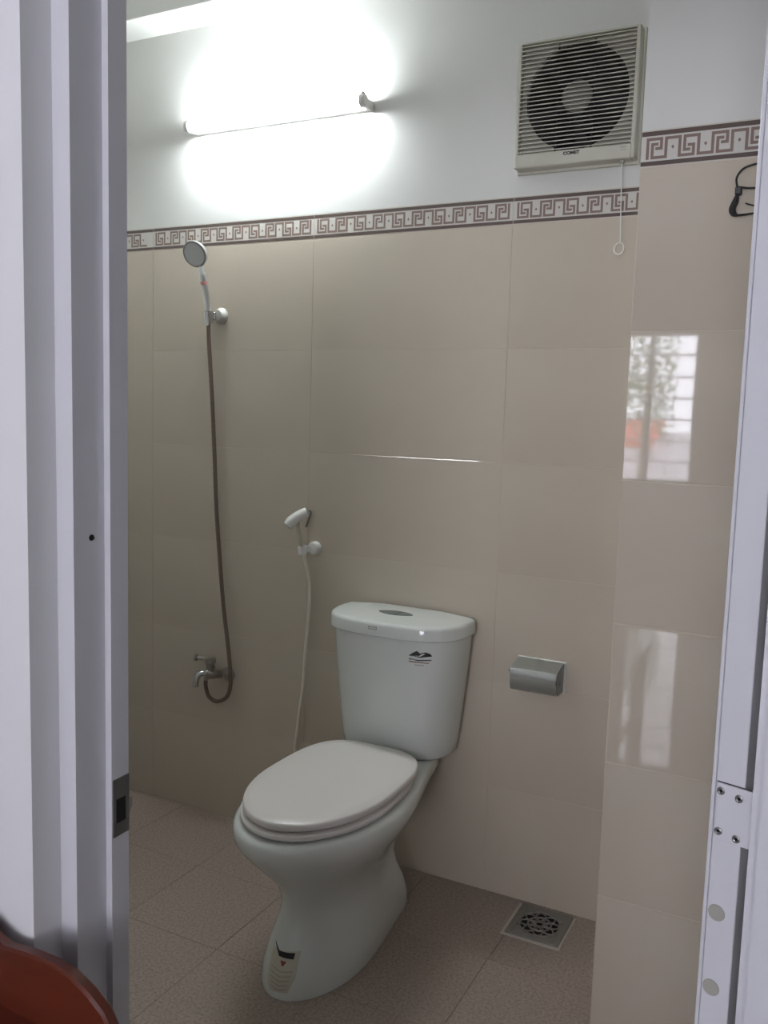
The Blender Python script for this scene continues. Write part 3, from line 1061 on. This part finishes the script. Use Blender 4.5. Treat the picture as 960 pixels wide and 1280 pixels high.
# ================================================================== CHAIR AT THE DOORWAY
CX, CY = -0.875, -1.625
chair = thing('wooden_chair', 'red-brown lacquered wooden chair with curved back beside the doorway', 'chair', (CX, CY, 0))
half = [(.262, .44), (.266, .54), (.266, .62), (.262, .665), (.253, .691), (.242, .708), (.222, .722), (.194, .735), (.169, .739), (.145, .739), (.125, .738),
        (.095, .735), (.072, .743), (.05, .756), (.028, .764), (0.0, .767)]
inn = [(.214, .44), (.217, .52), (.216, .57), (.212, .60), (.205, .62), (.196, .635), (.183, .646), (.168, .653), (.155, .657), (.142, .66), (.128, .661),
       (.108, .6615), (.088, .664), (.062, .672), (.032, .680), (0.0, .683)]
outer_ = half + [(-a, b) for a, b in reversed(half[:-1])]
inner_ = inn + [(-a, b) for a, b in reversed(inn[:-1])]
bm = bmesh.new()
rings = []
for o_, i_ in zip(outer_, inner_):
    o2, i2 = Vector(o_), Vector(i_)
    d_ = (i2 - o2).normalized()
    e_ = 0.003
    y0_, y1_ = CY - 0.008, CY + 0.008
    pr = [(o2 + d_ * e_, y0_), (o2, y0_ + e_), (o2, y1_ - e_), (o2 + d_ * e_, y1_), (i2 - d_ * e_, y1_), (i2, y1_ - e_), (i2, y0_ + e_), (i2 - d_ * e_, y0_)]
    rings.append([bm.verts.new((CX + q.x, yy, q.y)) for q, yy in pr])
loft(bm, rings)
place(obj('back_frame', bm, 'wood', chair), chair)
bm = bmesh.new()
prism(bm, [(CX + a * 0.99, CY - 0.004, b - .001) for a, b in inner_ if b >= 0.50], (0, 0.008, 0))
place(obj('back_panel', bm, 'wood_shaded', chair), chair)  # shadow on the recessed panel is put into its colour
place(obj('seat', B(CX - 0.265, CX + 0.265, CY - 0.45, CY + 0.008, 0.425, 0.455, bev=0.006), 'wood', chair), chair)
for sx in (-0.24, 0.24):
    for yy in (CY - 0.42, CY - 0.012):
        place(obj('leg', B(CX + sx - 0.019, CX + sx + 0.019, yy - 0.019, yy + 0.019, 0, 0.43, bev=0.003), 'wood', chair), chair)
    place(obj('stretcher', B(CX + sx - 0.010, CX + sx + 0.010, CY - 0.41, CY - 0.01, 0.18, 0.205, bev=0.002), 'wood', chair), chair)

# ================================================================== OUTSIDE THE FAR WINDOW
house = thing('neighbour_house', 'pale house wall seen through the far window', 'house', (-2.2, -13, -3))
place(obj('wall', B(-5.2, -0.9, -14.0, -13.0, -3, 1.15), 'house', house), house)
bm = bmesh.new()
prism(bm, [(-3.25, -13.0, 1.34), (-3.25, -12.1, 0.98), (-3.25, -12.1, 0.92), (-3.25, -13.0, 1.24)], (0.75, 0, 0))
place(obj('awning', bm, 'awning', house), house)
tree = thing('tree', 'leafy tree standing outside the far window', 'tree', (-2.55, -11.5, -3))
bm = bmesh.new()
tube(bm, [(-2.55, -11.5, -3), (-2.5, -11.5, -1), (-2.5, -11.5, 1.0), (-2.45, -11.5, 2.3)], lambda t: 0.12 - 0.08 * t, 10)
place(obj('trunk', bm, 'bark', tree), tree)
bm = bmesh.new()
for k in range(1000):
    a, r, z = random.uniform(0, 2 * PI), random.random() ** .5 * 0.42, random.gauss(1.85, 0.45)
    c_ = Vector((-2.52 + r * math.cos(a), -11.5 + r * math.sin(a), z))
    u_ = Vector((random.gauss(0, 1), random.gauss(0, 1), random.gauss(0, 1))).normalized()
    w_ = u_.orthogonal().normalized()
    s_ = random.uniform(.03, .07)
    bm.faces.new([bm.verts.new(c_ - u_ * s_), bm.verts.new(c_ + w_ * s_ * .4), bm.verts.new(c_ + u_ * s_), bm.verts.new(c_ - w_ * s_ * .4)])
fo = place(obj('foliage', bm, 'leaf', tree), tree)
fo['kind'] = 'stuff'
